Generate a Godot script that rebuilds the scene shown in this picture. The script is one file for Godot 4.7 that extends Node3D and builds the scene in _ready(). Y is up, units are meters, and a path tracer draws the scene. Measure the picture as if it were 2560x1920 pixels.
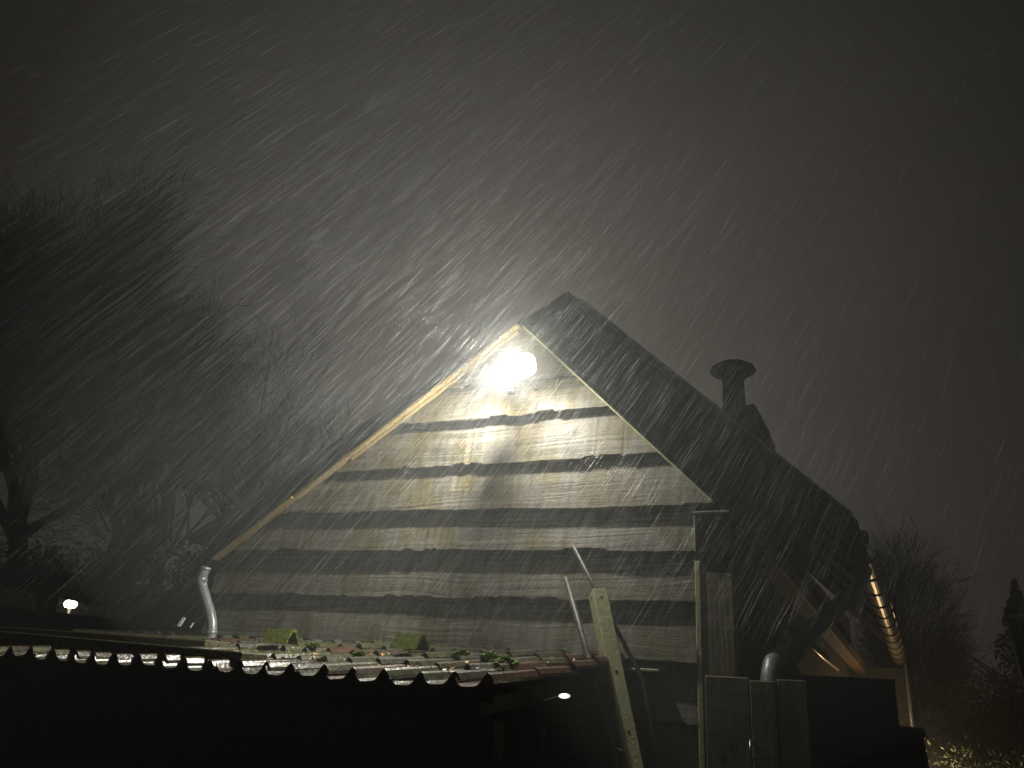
extends Node3D
# A rainy night at a small timber shed: camera, sky and exposure first, then the ground, the buildings, the objects and the rain.

const GABLE_Z := -4.6        # face of the lit gable wall
const LAMP := Vector3(-2.19, 3.555, -4.31)
const RAINFALL := Vector3(0.340, 0.826, -0.450)   # where the rain comes from
const SLOPE_LEFT := 0.649
const SLOPE_RIGHT := 1.017
const APEX := Vector2(-2.289, 3.985)

var rng := RandomNumberGenerator.new()
var mats := {}
var noise := FastNoiseLite.new()


# ---------------------------------------------------------------- helpers
func numbered(called: String, parent: Node) -> String:
	if not parent.has_node(NodePath(called)):
		return called
	var k := 1
	while parent.has_node(NodePath("%s_%03d" % [called, k])):
		k += 1
	return "%s_%03d" % [called, k]


func tag(o: Node, label: String, category: String, group := "", kind := "") -> void:
	if label: o.set_meta("label", label)
	if category: o.set_meta("category", category)
	if group: o.set_meta("group", group)
	if kind: o.set_meta("kind", kind)


func thing(called: String, label: String, category: String, at := Vector3.ZERO, group := "") -> Node3D:
	var o := Node3D.new()
	o.name = numbered(called, self)
	add_child(o, true)
	o.position = at
	tag(o, label, category, group)
	return o


# commits a SurfaceTool whose points are in world coordinates; the part hangs under a thing that stands at its own base
func part(called: String, st: SurfaceTool, m: Material, parent: Node = self, label := "") -> MeshInstance3D:
	st.generate_normals()
	return put(called, st.commit(), m, parent, label)


func put(called: String, mesh: Mesh, m: Material, parent: Node = self, label := "") -> MeshInstance3D:
	var o := MeshInstance3D.new()
	o.name = numbered(called, parent)
	o.mesh = mesh
	o.material_override = m
	parent.add_child(o, true)
	var from := Vector3.ZERO
	var p := parent
	while p != self and p is Node3D:
		from += p.position
		p = p.get_parent()
	o.position = -from
	if label: o.set_meta("label", label)
	return o


func begin(smooth := false) -> SurfaceTool:
	var st := SurfaceTool.new()
	st.begin(Mesh.PRIMITIVE_TRIANGLES)
	st.set_smooth_group(0 if smooth else -1)
	return st


# corners given counter-clockwise as seen from the front
func tri(st: SurfaceTool, a: Vector3, b: Vector3, c: Vector3) -> void:
	st.add_vertex(a); st.add_vertex(c); st.add_vertex(b)


func quad(st: SurfaceTool, a: Vector3, b: Vector3, c: Vector3, d: Vector3) -> void:
	tri(st, a, b, c); tri(st, a, c, d)


# a box with chamfered edges along its local x, y, z
func box(st: SurfaceTool, t: Transform3D, size: Vector3, ch := 0.0) -> void:
	var h := size / 2.0
	ch = minf(ch, minf(h.x, minf(h.y, h.z)) * 0.6)
	var axes := [Vector3.RIGHT, Vector3.UP, Vector3.BACK]
	for i in 3:
		for s: float in [-1.0, 1.0]:
			var n: Vector3 = axes[i] * s
			var u: Vector3 = axes[(i + 1) % 3]
			var v: Vector3 = n.cross(u)
			var c := n * h[i]
			var hu: Vector3 = u * (absf(u.dot(h)) - ch)
			var hv: Vector3 = v * (absf(v.dot(h)) - ch)
			quad(st, t * (c - hu - hv), t * (c + hu - hv), t * (c + hu + hv), t * (c - hu + hv))
	if ch <= 0.0:
		return
	for i in 3:
		var j := (i + 1) % 3
		var k := (i + 2) % 3
		for sj: float in [-1.0, 1.0]:
			for sk: float in [-1.0, 1.0]:
				var along: Vector3 = axes[i] * (h[i] - ch)
				var p: Vector3 = axes[j] * sj * h[j] + axes[k] * sk * (h[k] - ch)
				var q: Vector3 = axes[j] * sj * (h[j] - ch) + axes[k] * sk * h[k]
				_edge(st, t, p, q, along)
	for sx: float in [-1.0, 1.0]:
		for sy: float in [-1.0, 1.0]:
			for sz: float in [-1.0, 1.0]:
				var a := Vector3(sx * h.x, sy * (h.y - ch), sz * (h.z - ch))
				var b := Vector3(sx * (h.x - ch), sy * h.y, sz * (h.z - ch))
				var c := Vector3(sx * (h.x - ch), sy * (h.y - ch), sz * h.z)
				if sx * sy * sz > 0: tri(st, t * a, t * b, t * c)
				else: tri(st, t * a, t * c, t * b)


func _edge(st: SurfaceTool, t: Transform3D, p: Vector3, q: Vector3, along: Vector3) -> void:
	var n := (q - p).cross(along)
	if n.dot(p + q) > 0: quad(st, t * (p - along), t * (q - along), t * (q + along), t * (p + along))
	else: quad(st, t * (p - along), t * (p + along), t * (q + along), t * (q - along))


func block(st: SurfaceTool, lo: Vector3, hi: Vector3, ch := 0.004) -> void:
	box(st, Transform3D(Basis(), (lo + hi) / 2.0), (hi - lo).abs(), ch)


# a bar from a to b, its width across and its depth along «facing»
func bar(st: SurfaceTool, a: Vector3, b: Vector3, width: float, depth: float, facing := Vector3.BACK, ch := 0.004) -> void:
	var y := (b - a).normalized()
	var x := y.cross(facing).normalized()
	var z := x.cross(y)
	box(st, Transform3D(Basis(x, y, z), (a + b) / 2.0), Vector3(width, a.distance_to(b), depth), ch)


func tube(st: SurfaceTool, path: PackedVector3Array, radii: PackedFloat32Array, sides := 8, caps := true) -> void:
	var rings: Array[PackedVector3Array] = []
	var side := Vector3.ZERO
	for i in path.size():
		var d := (path[mini(i + 1, path.size() - 1)] - path[maxi(i - 1, 0)]).normalized()
		if side == Vector3.ZERO:
			side = d.cross(Vector3(0.31, 0.2, 0.93)).normalized()
		side = (side - d * side.dot(d)).normalized()
		var other := d.cross(side)
		var ring := PackedVector3Array()
		for k in sides:
			var w := TAU * k / sides
			ring.append(path[i] + (side * cos(w) + other * sin(w)) * radii[mini(i, radii.size() - 1)])
		rings.append(ring)
	for i in path.size() - 1:
		for k in sides:
			var n := (k + 1) % sides
			quad(st, rings[i][k], rings[i][n], rings[i + 1][n], rings[i + 1][k])
	if caps:
		for k in sides:
			var n := (k + 1) % sides
			tri(st, path[0], rings[0][n], rings[0][k])
			tri(st, path[-1], rings[-1][k], rings[-1][n])


func lathe(st: SurfaceTool, at: Vector3, profile: Array, sides := 24) -> void:
	for i in profile.size() - 1:
		for k in sides:
			var p: Array[Vector3] = []
			for e in [[i, k], [i, k + 1], [i + 1, k + 1], [i + 1, k]]:
				var w: float = TAU * float(e[1] % sides) / sides
				p.append(at + Vector3(cos(w) * profile[e[0]].x, profile[e[0]].y, -sin(w) * profile[e[0]].x))
			quad(st, p[0], p[1], p[2], p[3])


# an outline (counter-clockwise seen from +z) pushed back from z_front to z_back
func prism(st: SurfaceTool, outline: PackedVector2Array, z_front: float, z_back: float, fall := 0.0) -> void:
	var ix := Geometry2D.triangulate_polygon(outline)
	var f := func(p: Vector2, z: float) -> Vector3: return Vector3(p.x, p.y - (z_front - z) * fall, z)
	for i in range(0, ix.size(), 3):
		var a := outline[ix[i]]
		var b := outline[ix[i + 1]]
		var c := outline[ix[i + 2]]
		if (b - a).cross(c - a) < 0:
			var s := b
			b = c
			c = s
		tri(st, f.call(a, z_front), f.call(b, z_front), f.call(c, z_front))
		tri(st, f.call(a, z_back), f.call(c, z_back), f.call(b, z_back))
	for i in outline.size():
		var a := outline[i]
		var b := outline[(i + 1) % outline.size()]
		quad(st, f.call(a, z_front), f.call(a, z_back), f.call(b, z_back), f.call(b, z_front))


# ---------------------------------------------------------------- materials
func noise_texture(freq: float, octaves: int, ramp: Array = [], normal := 0.0, size := 512, seed_ := 1) -> NoiseTexture2D:
	var n := FastNoiseLite.new()
	n.noise_type = FastNoiseLite.TYPE_SIMPLEX
	n.seed = seed_
	n.frequency = freq
	n.fractal_octaves = octaves
	var t := NoiseTexture2D.new()
	t.width = size
	t.height = size
	t.seamless = true
	t.noise = n
	if normal > 0.0:
		t.as_normal_map = true
		t.bump_strength = normal
	if ramp:
		var g := Gradient.new()
		var offs := PackedFloat32Array()
		var cols := PackedColorArray()
		for r in ramp:
			offs.append(r[0])
			cols.append(r[1])
		g.offsets = offs
		g.colors = cols
		t.color_ramp = g
	return t


func plain(color: Color, rough: float, metal := 0.0) -> StandardMaterial3D:
	var m := StandardMaterial3D.new()
	m.albedo_color = color
	m.roughness = rough
	m.metallic = metal
	return m


func grained(ramp: Array, freq: float, scale: Vector3, rough: float, bump: float, metal := 0.0, seed_ := 1) -> StandardMaterial3D:
	var m := plain(Color.WHITE, rough, metal)
	m.albedo_texture = noise_texture(freq, 5, ramp, 0.0, 512, seed_)
	m.uv1_triplanar = true
	m.uv1_scale = scale
	if bump > 0.0:
		m.normal_enabled = true
		m.normal_texture = noise_texture(freq * 2.0, 4, [], bump, 512, seed_ + 7)
	return m


# weathered planks: growth lines that run along x and swing round knots, with stains of their own shape; returns colour and relief
func wood_images(w: int, h: int, sx: float, sy: float, light: Color, dark: Color, tan_share: float, knots: int, seed_: int) -> Array:
	var n := FastNoiseLite.new()
	n.noise_type = FastNoiseLite.TYPE_SIMPLEX
	n.seed = seed_
	n.frequency = 1.0
	n.fractal_octaves = 2
	var r := RandomNumberGenerator.new()
	r.seed = seed_
	var ks: Array = []
	for i in knots:
		ks.append(Vector3(r.randf() * sx, r.randf() * sy, r.randf_range(0.012, 0.026)))
	var col := PackedByteArray()
	col.resize(w * h * 3)
	var hei := PackedByteArray()
	hei.resize(w * h)
	var mark := PackedFloat32Array()          # bend and darkness near knots
	mark.resize(w * h)
	var core := PackedFloat32Array()
	core.resize(w * h)
	for k: Vector3 in ks:
		var x0 := int((k.x - k.z * 7.0) / sx * w)
		var x1 := int((k.x + k.z * 7.0) / sx * w)
		var y0 := int((k.y - k.z * 4.0) / sy * h)
		var y1 := int((k.y + k.z * 4.0) / sy * h)
		for y in range(maxi(y0, 0), mini(y1, h - 1)):
			for x in range(maxi(x0, 0), mini(x1, w - 1)):
				var dx := (float(x) / w * sx - k.x) / (k.z * 2.4)
				var dy := (float(y) / h * sy - k.y) / k.z
				var d := dx * dx + dy * dy * 0.5
				mark[y * w + x] += signf(dy) * k.z * 1.2 * exp(-d) * minf(1.0, absf(dy) * 2.0)
				core[y * w + x] = maxf(core[y * w + x], exp(-(dx * dx * 5.0 + dy * dy) * 1.3))
	for y in h:
		var py := float(y) / h * sy
		for x in w:
			var px := float(x) / w * sx
			var i := y * w + x
			var bend := 0.03 * n.get_noise_2d(px * 0.55, py * 1.7) + mark[i]
			var q := py - bend
			var lines := n.get_noise_2d(px * 0.35 + 31.0, q * 38.0) * (0.35 + clampf(n.get_noise_2d(px * 1.1 + 12.0, py * 3.1) * 1.6, 0.0, 0.9))
			var fine := n.get_noise_2d(px * 3.0, q * 210.0 + 9.0)
			var stain := n.get_noise_2d(px * 2.6 + 77.0, py * 1.6)
			var drip := n.get_noise_2d(px * 16.0 - 40.0, py * 1.9)
			var speck := n.get_noise_2d(px * 60.0, py * 75.0)
			var v := clampf(0.52 + lines * 0.85 + fine * 0.62 + speck * 0.42, 0.0, 1.0)
			var c := dark.lerp(light, v * 0.75 + 0.25 * clampf(0.5 + drip * 1.3, 0.0, 1.0))
			c = c.lerp(Color(c.r * 0.80, c.g * 0.84, c.b * 0.74), clampf(stain * 1.6, 0.0, 0.8))
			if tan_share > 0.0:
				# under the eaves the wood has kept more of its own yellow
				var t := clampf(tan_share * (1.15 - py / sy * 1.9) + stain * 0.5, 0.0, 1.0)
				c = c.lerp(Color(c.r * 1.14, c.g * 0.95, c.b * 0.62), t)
			c = c.lerp(Color(0.16, 0.11, 0.07), core[i] * 0.75)
			col[i * 3] = int(clampf(c.r, 0, 1) * 255)
			col[i * 3 + 1] = int(clampf(c.g, 0, 1) * 255)
			col[i * 3 + 2] = int(clampf(c.b, 0, 1) * 255)
			hei[i] = int(clampf(v - core[i] * 0.3, 0, 1) * 255)
	return [Image.create_from_data(w, h, false, Image.FORMAT_RGB8, col), Image.create_from_data(w, h, false, Image.FORMAT_L8, hei)]


func wood_material(images: Array, scale: Vector3, offset: Vector3, rough: float, relief: float) -> StandardMaterial3D:
	var m := plain(Color.WHITE, rough)
	m.albedo_texture = ImageTexture.create_from_image(images[0])
	m.uv1_triplanar = true
	m.uv1_scale = scale
	m.uv1_offset = offset
	m.heightmap_enabled = true
	m.heightmap_texture = ImageTexture.create_from_image(images[1])
	m.heightmap_scale = relief
	return m


func make_materials() -> void:
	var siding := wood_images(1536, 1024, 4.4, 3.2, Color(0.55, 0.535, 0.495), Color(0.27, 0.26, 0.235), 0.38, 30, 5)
	# one repeat spans 4.4 m by 3.2 m: the whole gable, so that no knot shows twice
	mats.siding = wood_material(siding, Vector3(1 / 4.4, 1 / 3.2, 1 / 4.4), Vector3(5.2 / 4.4, -0.9 / 3.2, 0), 0.56, 0.10)
	var up := wood_images(512, 256, 1.4, 0.5, Color(0.50, 0.48, 0.39), Color(0.30, 0.28, 0.22), 0.0, 6, 11)
	for im: Image in up:
		im.rotate_90(CLOCKWISE)
	mats.post = wood_material(up, Vector3(2.0, 1 / 1.4, 2.0), Vector3(0.13, 0.2, 0.4), 0.55, 0.07)
	mats.golden = grained([[0.3, Color(0.56, 0.47, 0.31)], [0.55, Color(0.68, 0.60, 0.43)], [0.8, Color(0.76, 0.70, 0.54)]], 0.02, Vector3(3, 3, 3), 0.45, 2.0)
	mats.dark_wood = grained([[0.3, Color(0.12, 0.11, 0.10)], [0.7, Color(0.20, 0.19, 0.17)]], 0.02, Vector3(1.2, 1.2, 1.2), 0.8, 2.0, 0.0, 4)
	mats.damp_wood = grained([[0.25, Color(0.22, 0.20, 0.15)], [0.5, Color(0.34, 0.32, 0.22)], [0.75, Color(0.38, 0.40, 0.24)]], 0.03, Vector3(2.0, 2.0, 2.0), 0.55, 3.0, 0.0, 6)
	mats.beam_brown = grained([[0.3, Color(0.30, 0.23, 0.17)], [0.7, Color(0.46, 0.36, 0.28)]], 0.02, Vector3(1.5, 1.5, 1.5), 0.6, 2.0, 0.0, 8)
	mats.cream = grained([[0.2, Color(0.60, 0.60, 0.46)], [0.55, Color(0.72, 0.72, 0.58)], [0.85, Color(0.66, 0.64, 0.46)]], 0.02, Vector3(2, 2, 2), 0.4, 1.5, 0.0, 9)
	mats.pole = grained([[0.3, Color(0.22, 0.22, 0.20)], [0.7, Color(0.36, 0.35, 0.32)]], 0.03, Vector3(3, 3, 3), 0.45, 2.0, 0.0, 10)
	mats.roof_sheet = grained([[0.3, Color(0.10, 0.11, 0.11)], [0.7, Color(0.17, 0.18, 0.18)]], 0.02, Vector3(1, 1, 1), 0.7, 2.0, 0.0, 12)
	mats.zinc = grained([[0.3, Color(0.62, 0.65, 0.65)], [0.7, Color(0.80, 0.83, 0.83)]], 0.03, Vector3(3, 3, 3), 0.38, 0.6, 0.4, 13)
	mats.copper = grained([[0.3, Color(0.50, 0.46, 0.38)], [0.7, Color(0.66, 0.61, 0.52)]], 0.03, Vector3(3, 3, 3), 0.3, 0.8, 0.5, 14)
	mats.dark_pipe = grained([[0.3, Color(0.42, 0.45, 0.46)], [0.7, Color(0.58, 0.61, 0.61)]], 0.03, Vector3(2, 2, 2), 0.4, 0.6, 0.3, 15)
	mats.soot = grained([[0.3, Color(0.11, 0.10, 0.10)], [0.7, Color(0.20, 0.19, 0.18)]], 0.04, Vector3(3, 3, 3), 0.8, 3.0, 0.0, 16)
	mats.bark = grained([[0.3, Color(0.14, 0.13, 0.11)], [0.7, Color(0.24, 0.22, 0.19)]], 0.03, Vector3(1, 1, 1), 0.9, 3.0, 0.0, 17)
	mats.leaf = plain(Color(0.17, 0.21, 0.13), 0.6)
	mats.needle = plain(Color(0.12, 0.16, 0.12), 0.7)
	mats.soil = grained([[0.3, Color(0.14, 0.15, 0.09)], [0.6, Color(0.22, 0.22, 0.14)], [0.8, Color(0.18, 0.24, 0.11)]], 0.02, Vector3(0.5, 0.5, 0.5), 0.6, 5.0, 0.0, 18)
	mats.moss = grained([[0.25, Color(0.22, 0.30, 0.06)], [0.5, Color(0.38, 0.48, 0.10)], [0.8, Color(0.54, 0.62, 0.18)]], 0.05, Vector3(6, 6, 6), 0.7, 6.0, 0.0, 19)
	mats.moss.backlight_enabled = true
	mats.moss.backlight = Color(0.5, 0.6, 0.2)
	mats.mossy = grained([[0.3, Color(0.22, 0.17, 0.12)], [0.48, Color(0.30, 0.34, 0.13)], [0.72, Color(0.46, 0.54, 0.20)]], 0.02, Vector3(9, 3, 4), 0.45, 6.0, 0.0, 20)
	mats.plastic = plain(Color(0.80, 0.81, 0.80), 0.35)
	mats.black = plain(Color(0.08, 0.08, 0.08), 0.4)
	mats.steel = plain(Color(0.7, 0.7, 0.68), 0.3, 0.9)
	var tones := [
		[Color(0.19, 0.16, 0.13), Color(0.29, 0.24, 0.20), Color(0.36, 0.34, 0.26)],
		[Color(0.20, 0.19, 0.13), Color(0.30, 0.29, 0.20), Color(0.35, 0.39, 0.21)],
		[Color(0.19, 0.185, 0.165), Color(0.31, 0.305, 0.27), Color(0.42, 0.42, 0.36)],
		[Color(0.23, 0.15, 0.12), Color(0.35, 0.23, 0.18), Color(0.36, 0.30, 0.23)]]
	for k in 4:
		var m := grained([[0.25, tones[k][0]], [0.5, tones[k][1]], [0.8, tones[k][2]]], 0.014, Vector3(3.1, 3.1, 3.1), 0.28, 3.0, 0.0, 30 + k)
		m.metallic_specular = 0.85
		m.uv1_world_triplanar = true
		m.normal_scale = 1.0
		mats["tile%d" % k] = m


func glow(color: Color, energy: float) -> StandardMaterial3D:
	var m := plain(Color(0.9, 0.9, 0.9), 0.4)
	m.emission_enabled = true
	m.emission = color
	m.emission_energy_multiplier = energy
	return m


# ---------------------------------------------------------------- the shed with the lit gable
func roofline(x: float) -> float:
	return APEX.y + (x - APEX.x) * SLOPE_LEFT if x < APEX.x else APEX.y - (x - APEX.x) * SLOPE_RIGHT


func siding_board(lo_left: float, lo_right: float, hi_left: float, hi_right: float, x0: float, x1: float, k: int) -> SurfaceTool:
	var st := begin()
	var steps := 130
	var front: Array = []
	var proud := 0.066 + 0.008 * sin(k * 2.3)
	for i in steps + 1:
		var x := lerpf(x0, x1, float(i) / steps)
		var s := (x + 4.8) / 3.75
		var torn := noise.get_noise_2d(x * 160.0, k * 131.0 + 40.0)
		var wane := 0.010 * noise.get_noise_2d(x * 60.0, k * 57.0) + 0.006 * noise.get_noise_2d(x * 520.0, k * 91.0 + 7.0) + (0.014 if torn > 0.36 else 0.0)
		var lo := lerpf(lo_left, lo_right, s) + wane
		var hi := lerpf(hi_left, hi_right, s) + 0.05
		var cap := roofline(x) - 0.004
		if x < -4.6 or x > -1.1:
			cap = maxf(cap, 0.0)
		hi = minf(hi, cap)
		lo = minf(lo, hi)
		var warp := 0.006 * noise.get_noise_2d(x * 30.0, k * 33.0 + 100.0)
		var full := lerpf(hi_left, hi_right, s) + 0.05 - lo
		var z_lo := GABLE_Z + proud + warp
		var z_hi := lerpf(z_lo, GABLE_Z + 0.006, clampf((hi - lo) / maxf(full, 0.01), 0.0, 1.0))
		front.append([Vector3(x, lo, z_lo), Vector3(x, hi, z_hi), Vector3(x, lo + 0.004, z_lo - 0.03), Vector3(x, hi, z_hi - 0.02)])
	for i in steps:
		var a: Array = front[i]
		var b: Array = front[i + 1]
		if a[1].y - a[0].y < 0.002 and b[1].y - b[0].y < 0.002:
			continue
		var am: Vector3 = a[0].lerp(a[1], 0.5)
		var bm: Vector3 = b[0].lerp(b[1], 0.5)
		# a soft lower arris, the face, the underside and the top edge
		var ca: Vector3 = a[0].lerp(a[1], 0.02)
		var cb: Vector3 = b[0].lerp(b[1], 0.02)
		quad(st, a[0] - Vector3(0, 0, 0.004), b[0] - Vector3(0, 0, 0.004), cb, ca)
		quad(st, ca, cb, bm, am)
		quad(st, am, bm, b[1], a[1])
		quad(st, a[2], b[2], b[0] - Vector3(0, 0, 0.004), a[0] - Vector3(0, 0, 0.004))
		quad(st, a[1], b[1], b[3], a[3])
	return st


func build_shed() -> void:
	var shed := thing("timber_shed", "small timber shed whose waney boarded gable is lit by the floodlight", "shed", Vector3(-2.9, 0, GABLE_Z))
	var outline := PackedVector2Array([Vector2(-4.80, 0), Vector2(-1.0, 0), Vector2(-1.0, 2.62), Vector2(APEX.x, APEX.y - 0.05), Vector2(-4.76, 2.34), Vector2(-4.80, 2.30)])
	var st := begin()
	prism(st, outline, GABLE_Z, -6.0)
	part("wall", st, mats.dark_wood, shed)
	var lows := [[3.565, 3.535], [3.320, 3.288], [3.000, 2.950], [2.700, 2.622], [2.425, 2.360], [2.092, 2.078], [1.800, 1.757], [1.48, 1.445], [1.14, 1.13], [0.82, 0.80], [0.46, 0.45], [0.10, 0.10]]
	for k in lows.size():
		var top: Array = lows[k - 1] if k else [4.2, 4.2]
		var lo: float = lows[k][0]
		var x0 := -4.82
		var x1 := -1.095
		if k <= 3:
			x0 = maxf(APEX.x - (APEX.y - lo) / SLOPE_LEFT - 0.02, -4.82)
			x1 = APEX.x + (APEX.y - lows[k][1]) / SLOPE_RIGHT + 0.02
			x1 = minf(x1, -0.985)
		part("board", siding_board(lows[k][0], lows[k][1], top[0], top[1], x0, x1, k), mats.siding, shed)
	# roof sheets over the gable and back to the barn
	var t := Vector2(0.026, 0.04)
	st = begin()
	prism(st, PackedVector2Array([Vector2(-4.90, roofline(-4.90) + 0.002), APEX + Vector2(0, 0.002), APEX + Vector2(0, 0.05), Vector2(-4.93, roofline(-4.93) + 0.04)]), GABLE_Z + 0.05, -6.0)
	part("roof_sheet", st, mats.roof_sheet, shed)
	st = begin()
	prism(st, PackedVector2Array([APEX + Vector2(0.001, 0.002), Vector2(-0.93, roofline(-0.93) + 0.002), Vector2(-0.91, roofline(-0.91) + 0.045), APEX + Vector2(0.001, 0.05)]), GABLE_Z + 0.05, -6.0)
	part("roof_sheet", st, mats.roof_sheet, shed)
	# barge boards: a doubled one on the left, a thin strip on the right
	var dl := Vector3(-1, -SLOPE_LEFT, 0).normalized()
	var dr := Vector3(1, -SLOPE_RIGHT, 0).normalized()
	var top3 := Vector3(APEX.x, APEX.y, GABLE_Z)
	st = begin()
	bar(st, top3 + dl * 0.01 + Vector3(0, -0.018, 0.085), top3 + dl * 2.15 + Vector3(0, -0.012, 0.085), 0.024, 0.06)
	part("barge_board", st, mats.golden, shed)
	st = begin()
	bar(st, top3 + dl * 0.02 + Vector3(0.0, -0.052, 0.068), top3 + dl * 1.6 + Vector3(0, -0.036, 0.068), 0.014, 0.03)
	part("barge_board", st, mats.golden, shed)
	st = begin()
	bar(st, top3 + dl * 2.15 + Vector3(0, -0.014, 0.10), top3 + dl * 2.98 + Vector3(0, -0.012, 0.10), 0.018, 0.07)
	part("barge_board", st, mats.golden, shed)
	st = begin()
	bar(st, top3 + dr * 0.03 + Vector3(0, -0.008, 0.07), top3 + dr * 1.87 + Vector3(0, -0.008, 0.07), 0.014, 0.04)
	part("verge_strip", st, mats.cream, shed)
	# corner post on the right: a narrow light trim and a broad board beside it
	st = begin()
	block(st, Vector3(-1.098, 0, -4.60), Vector3(-1.066, 2.31, -4.540), 0.005)
	part("corner_trim", st, mats.cream, shed)
	st = begin()
	prism(st, PackedVector2Array([Vector2(-1.064, 0), Vector2(-0.895, 0), Vector2(-0.895, 2.24), Vector2(-1.03, 2.25), Vector2(-1.064, 2.31)]), -4.548, -4.67)
	part("corner_post", st, mats.post, shed)
	st = begin()
	block(st, Vector3(-1.09, 2.578, -4.60), Vector3(-0.885, 2.586, -4.50), 0.001)
	part("wall_plate_trim", st, mats.zinc, shed)
	st = begin()
	block(st, Vector3(-1.092, 2.36, -4.60), Vector3(-1.084, 2.565, -4.52), 0.001)
	part("wall_plate_trim", st, mats.zinc, shed)
	st = begin()
	block(st, Vector3(-1.08, 2.36, -4.64), Vector3(-0.895, 2.574, -4.565), 0.004)
	part("wall_plate_end", st, mats.dark_wood, shed)
	st = begin()
	block(st, Vector3(-0.975, 0, -5.98), Vector3(-0.905, 2.5, -4.64), 0.004)
	part("side_wall", st, mats.dark_wood, shed)
	# nail heads in pairs on the boards
	for k in range(1, 8):
		for x: float in [-4.0, -3.1, -1.95, -1.3]:
			var y: float = lerpf(lows[k][0], lows[k][1], (x + 4.8) / 3.75) + 0.07
			if y > roofline(x) - 0.06: continue
			st = begin(true)
			var c := Vector3(x + 0.02 * sin(k * 5.0 + x), y, GABLE_Z + 0.036)
			tube(st, PackedVector3Array([c - Vector3(0, 0, 0.01), c + Vector3(0, 0, 0.006)]), PackedFloat32Array([0.009, 0.007]), 7)
			part("nail_head", st, mats.soot, shed)


# ---------------------------------------------------------------- floodlight
func build_floodlight() -> void:
	var f := thing("floodlight", "dazzling white floodlight on a bracket under the peak of the gable", "floodlight", LAMP)
	var tilt := Basis.from_euler(Vector3(0.30, 0, 0.10))
	var st := begin()
	var face: Array[Vector3] = []
	for k in 28:
		var w := TAU * k / 28.0
		face.append(Vector3(signf(cos(w)) * pow(absf(cos(w)), 0.62) * 0.128, signf(sin(w)) * pow(absf(sin(w)), 0.62) * 0.082, 0))
	for k in 28:
		var p := face[k]
		var q := face[(k + 1) % 28]
		var deep := Vector3(0, 0, 0.024)
		quad(st, LAMP + tilt * (p - deep), LAMP + tilt * (q - deep), LAMP + tilt * (q + deep * 0.4), LAMP + tilt * (p + deep * 0.4))
		quad(st, LAMP + tilt * (p + deep * 0.4), LAMP + tilt * (q + deep * 0.4), LAMP + tilt * (q * 0.85 + deep), LAMP + tilt * (p * 0.85 + deep))
		tri(st, LAMP + tilt * (p * 0.85 + deep), LAMP + tilt * (q * 0.85 + deep), LAMP + tilt * deep)
		tri(st, LAMP + tilt * (q - deep), LAMP + tilt * (p - deep), LAMP - tilt * deep)
	part("light_panel", st, glow(Color(1.0, 0.99, 0.93), 7.0), f)
	st = begin()
	box(st, Transform3D(tilt, LAMP + tilt * Vector3(0, 0.0, -0.045)), Vector3(0.15, 0.09, 0.03), 0.008)
	for k in 5:
		box(st, Transform3D(tilt, LAMP + tilt * Vector3(-0.05 + k * 0.025, 0, -0.068)), Vector3(0.004, 0.07, 0.02), 0.0)
	part("heat_sink", st, mats.black, f)
	st = begin(true)
	tube(st, PackedVector3Array([LAMP + Vector3(0.0, 0.0, -0.06), LAMP + Vector3(0.02, -0.05, -0.16), LAMP + Vector3(0.03, -0.07, -0.29)]), PackedFloat32Array([0.014, 0.014, 0.018]), 8)
	part("bracket", st, mats.black, f)
	st = begin()
	box(st, Transform3D(tilt, LAMP + Vector3(-0.055, -0.155, -0.05)), Vector3(0.048, 0.042, 0.05), 0.012)
	var sensor := part("motion_sensor", st, mats.black, f)
	st = begin()
	box(st, Transform3D(tilt, LAMP + Vector3(-0.03, -0.105, -0.05)), Vector3(0.02, 0.06, 0.02), 0.004)
	part("sensor_arm", st, mats.black, sensor)
	st = begin(true)
	var wire := Curve3D.new()
	for p in [Vector3(0.03, -0.1, -0.27), Vector3(0.17, -0.06, -0.265), Vector3(0.20, 0.07, -0.27), Vector3(0.12, 0.19, -0.275), Vector3(0.04, 0.20, -0.28)]:
		wire.add_point(LAMP + p, Vector3(0, -0.04, 0), Vector3(0, 0.04, 0))
	var pts := wire.tessellate(4, 6)
	tube(st, pts, PackedFloat32Array([0.005]), 6)
	part("cable", st, mats.plastic, f)
	# the beam thrown out over the roof and the yard, and the spill that reaches the wall
	var l := SpotLight3D.new()
	l.name = "floodlight_beam_light"
	l.light_color = Color(1.0, 0.985, 0.93)
	l.light_energy = 5.6
	l.light_size = 0.05
	l.spot_range = 60.0
	l.spot_angle = 80.0
	l.spot_angle_attenuation = 0.5
	l.spot_attenuation = 2.0
	l.shadow_enabled = true
	f.add_child(l, true)
	l.rotation = Vector3(-0.24, PI + 0.0, 0)
	var o := OmniLight3D.new()
	o.name = "floodlight_spill_light"
	o.light_color = Color(1.0, 0.98, 0.92)
	o.light_energy = 0.6
	o.light_size = 0.035
	o.omni_range = 60.0
	o.omni_attenuation = 2.0
	o.shadow_enabled = true
	f.add_child(o, true)
	# extra spots added to even out the wall: left, straight below and right
	for e in [[Vector3(-0.84, -0.56, -0.03), 6.5], [Vector3(-0.2, -1.0, -0.03), 1.6], [Vector3(0.70, -0.74, -0.03), 1.9]]:
		var aim: Vector3 = e[0]
		var w := SpotLight3D.new()
		w.name = "added_wall_light"
		w.light_color = Color(1.0, 0.98, 0.92)
		w.light_energy = e[1]
		w.light_size = 0.035
		w.spot_range = 30.0
		w.spot_angle = 50.0
		w.spot_angle_attenuation = 1.0
		w.spot_attenuation = 2.0
		w.shadow_enabled = true
		f.add_child(w, true)
		w.basis = Basis.looking_at(aim.normalized(), Vector3.BACK)


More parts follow.
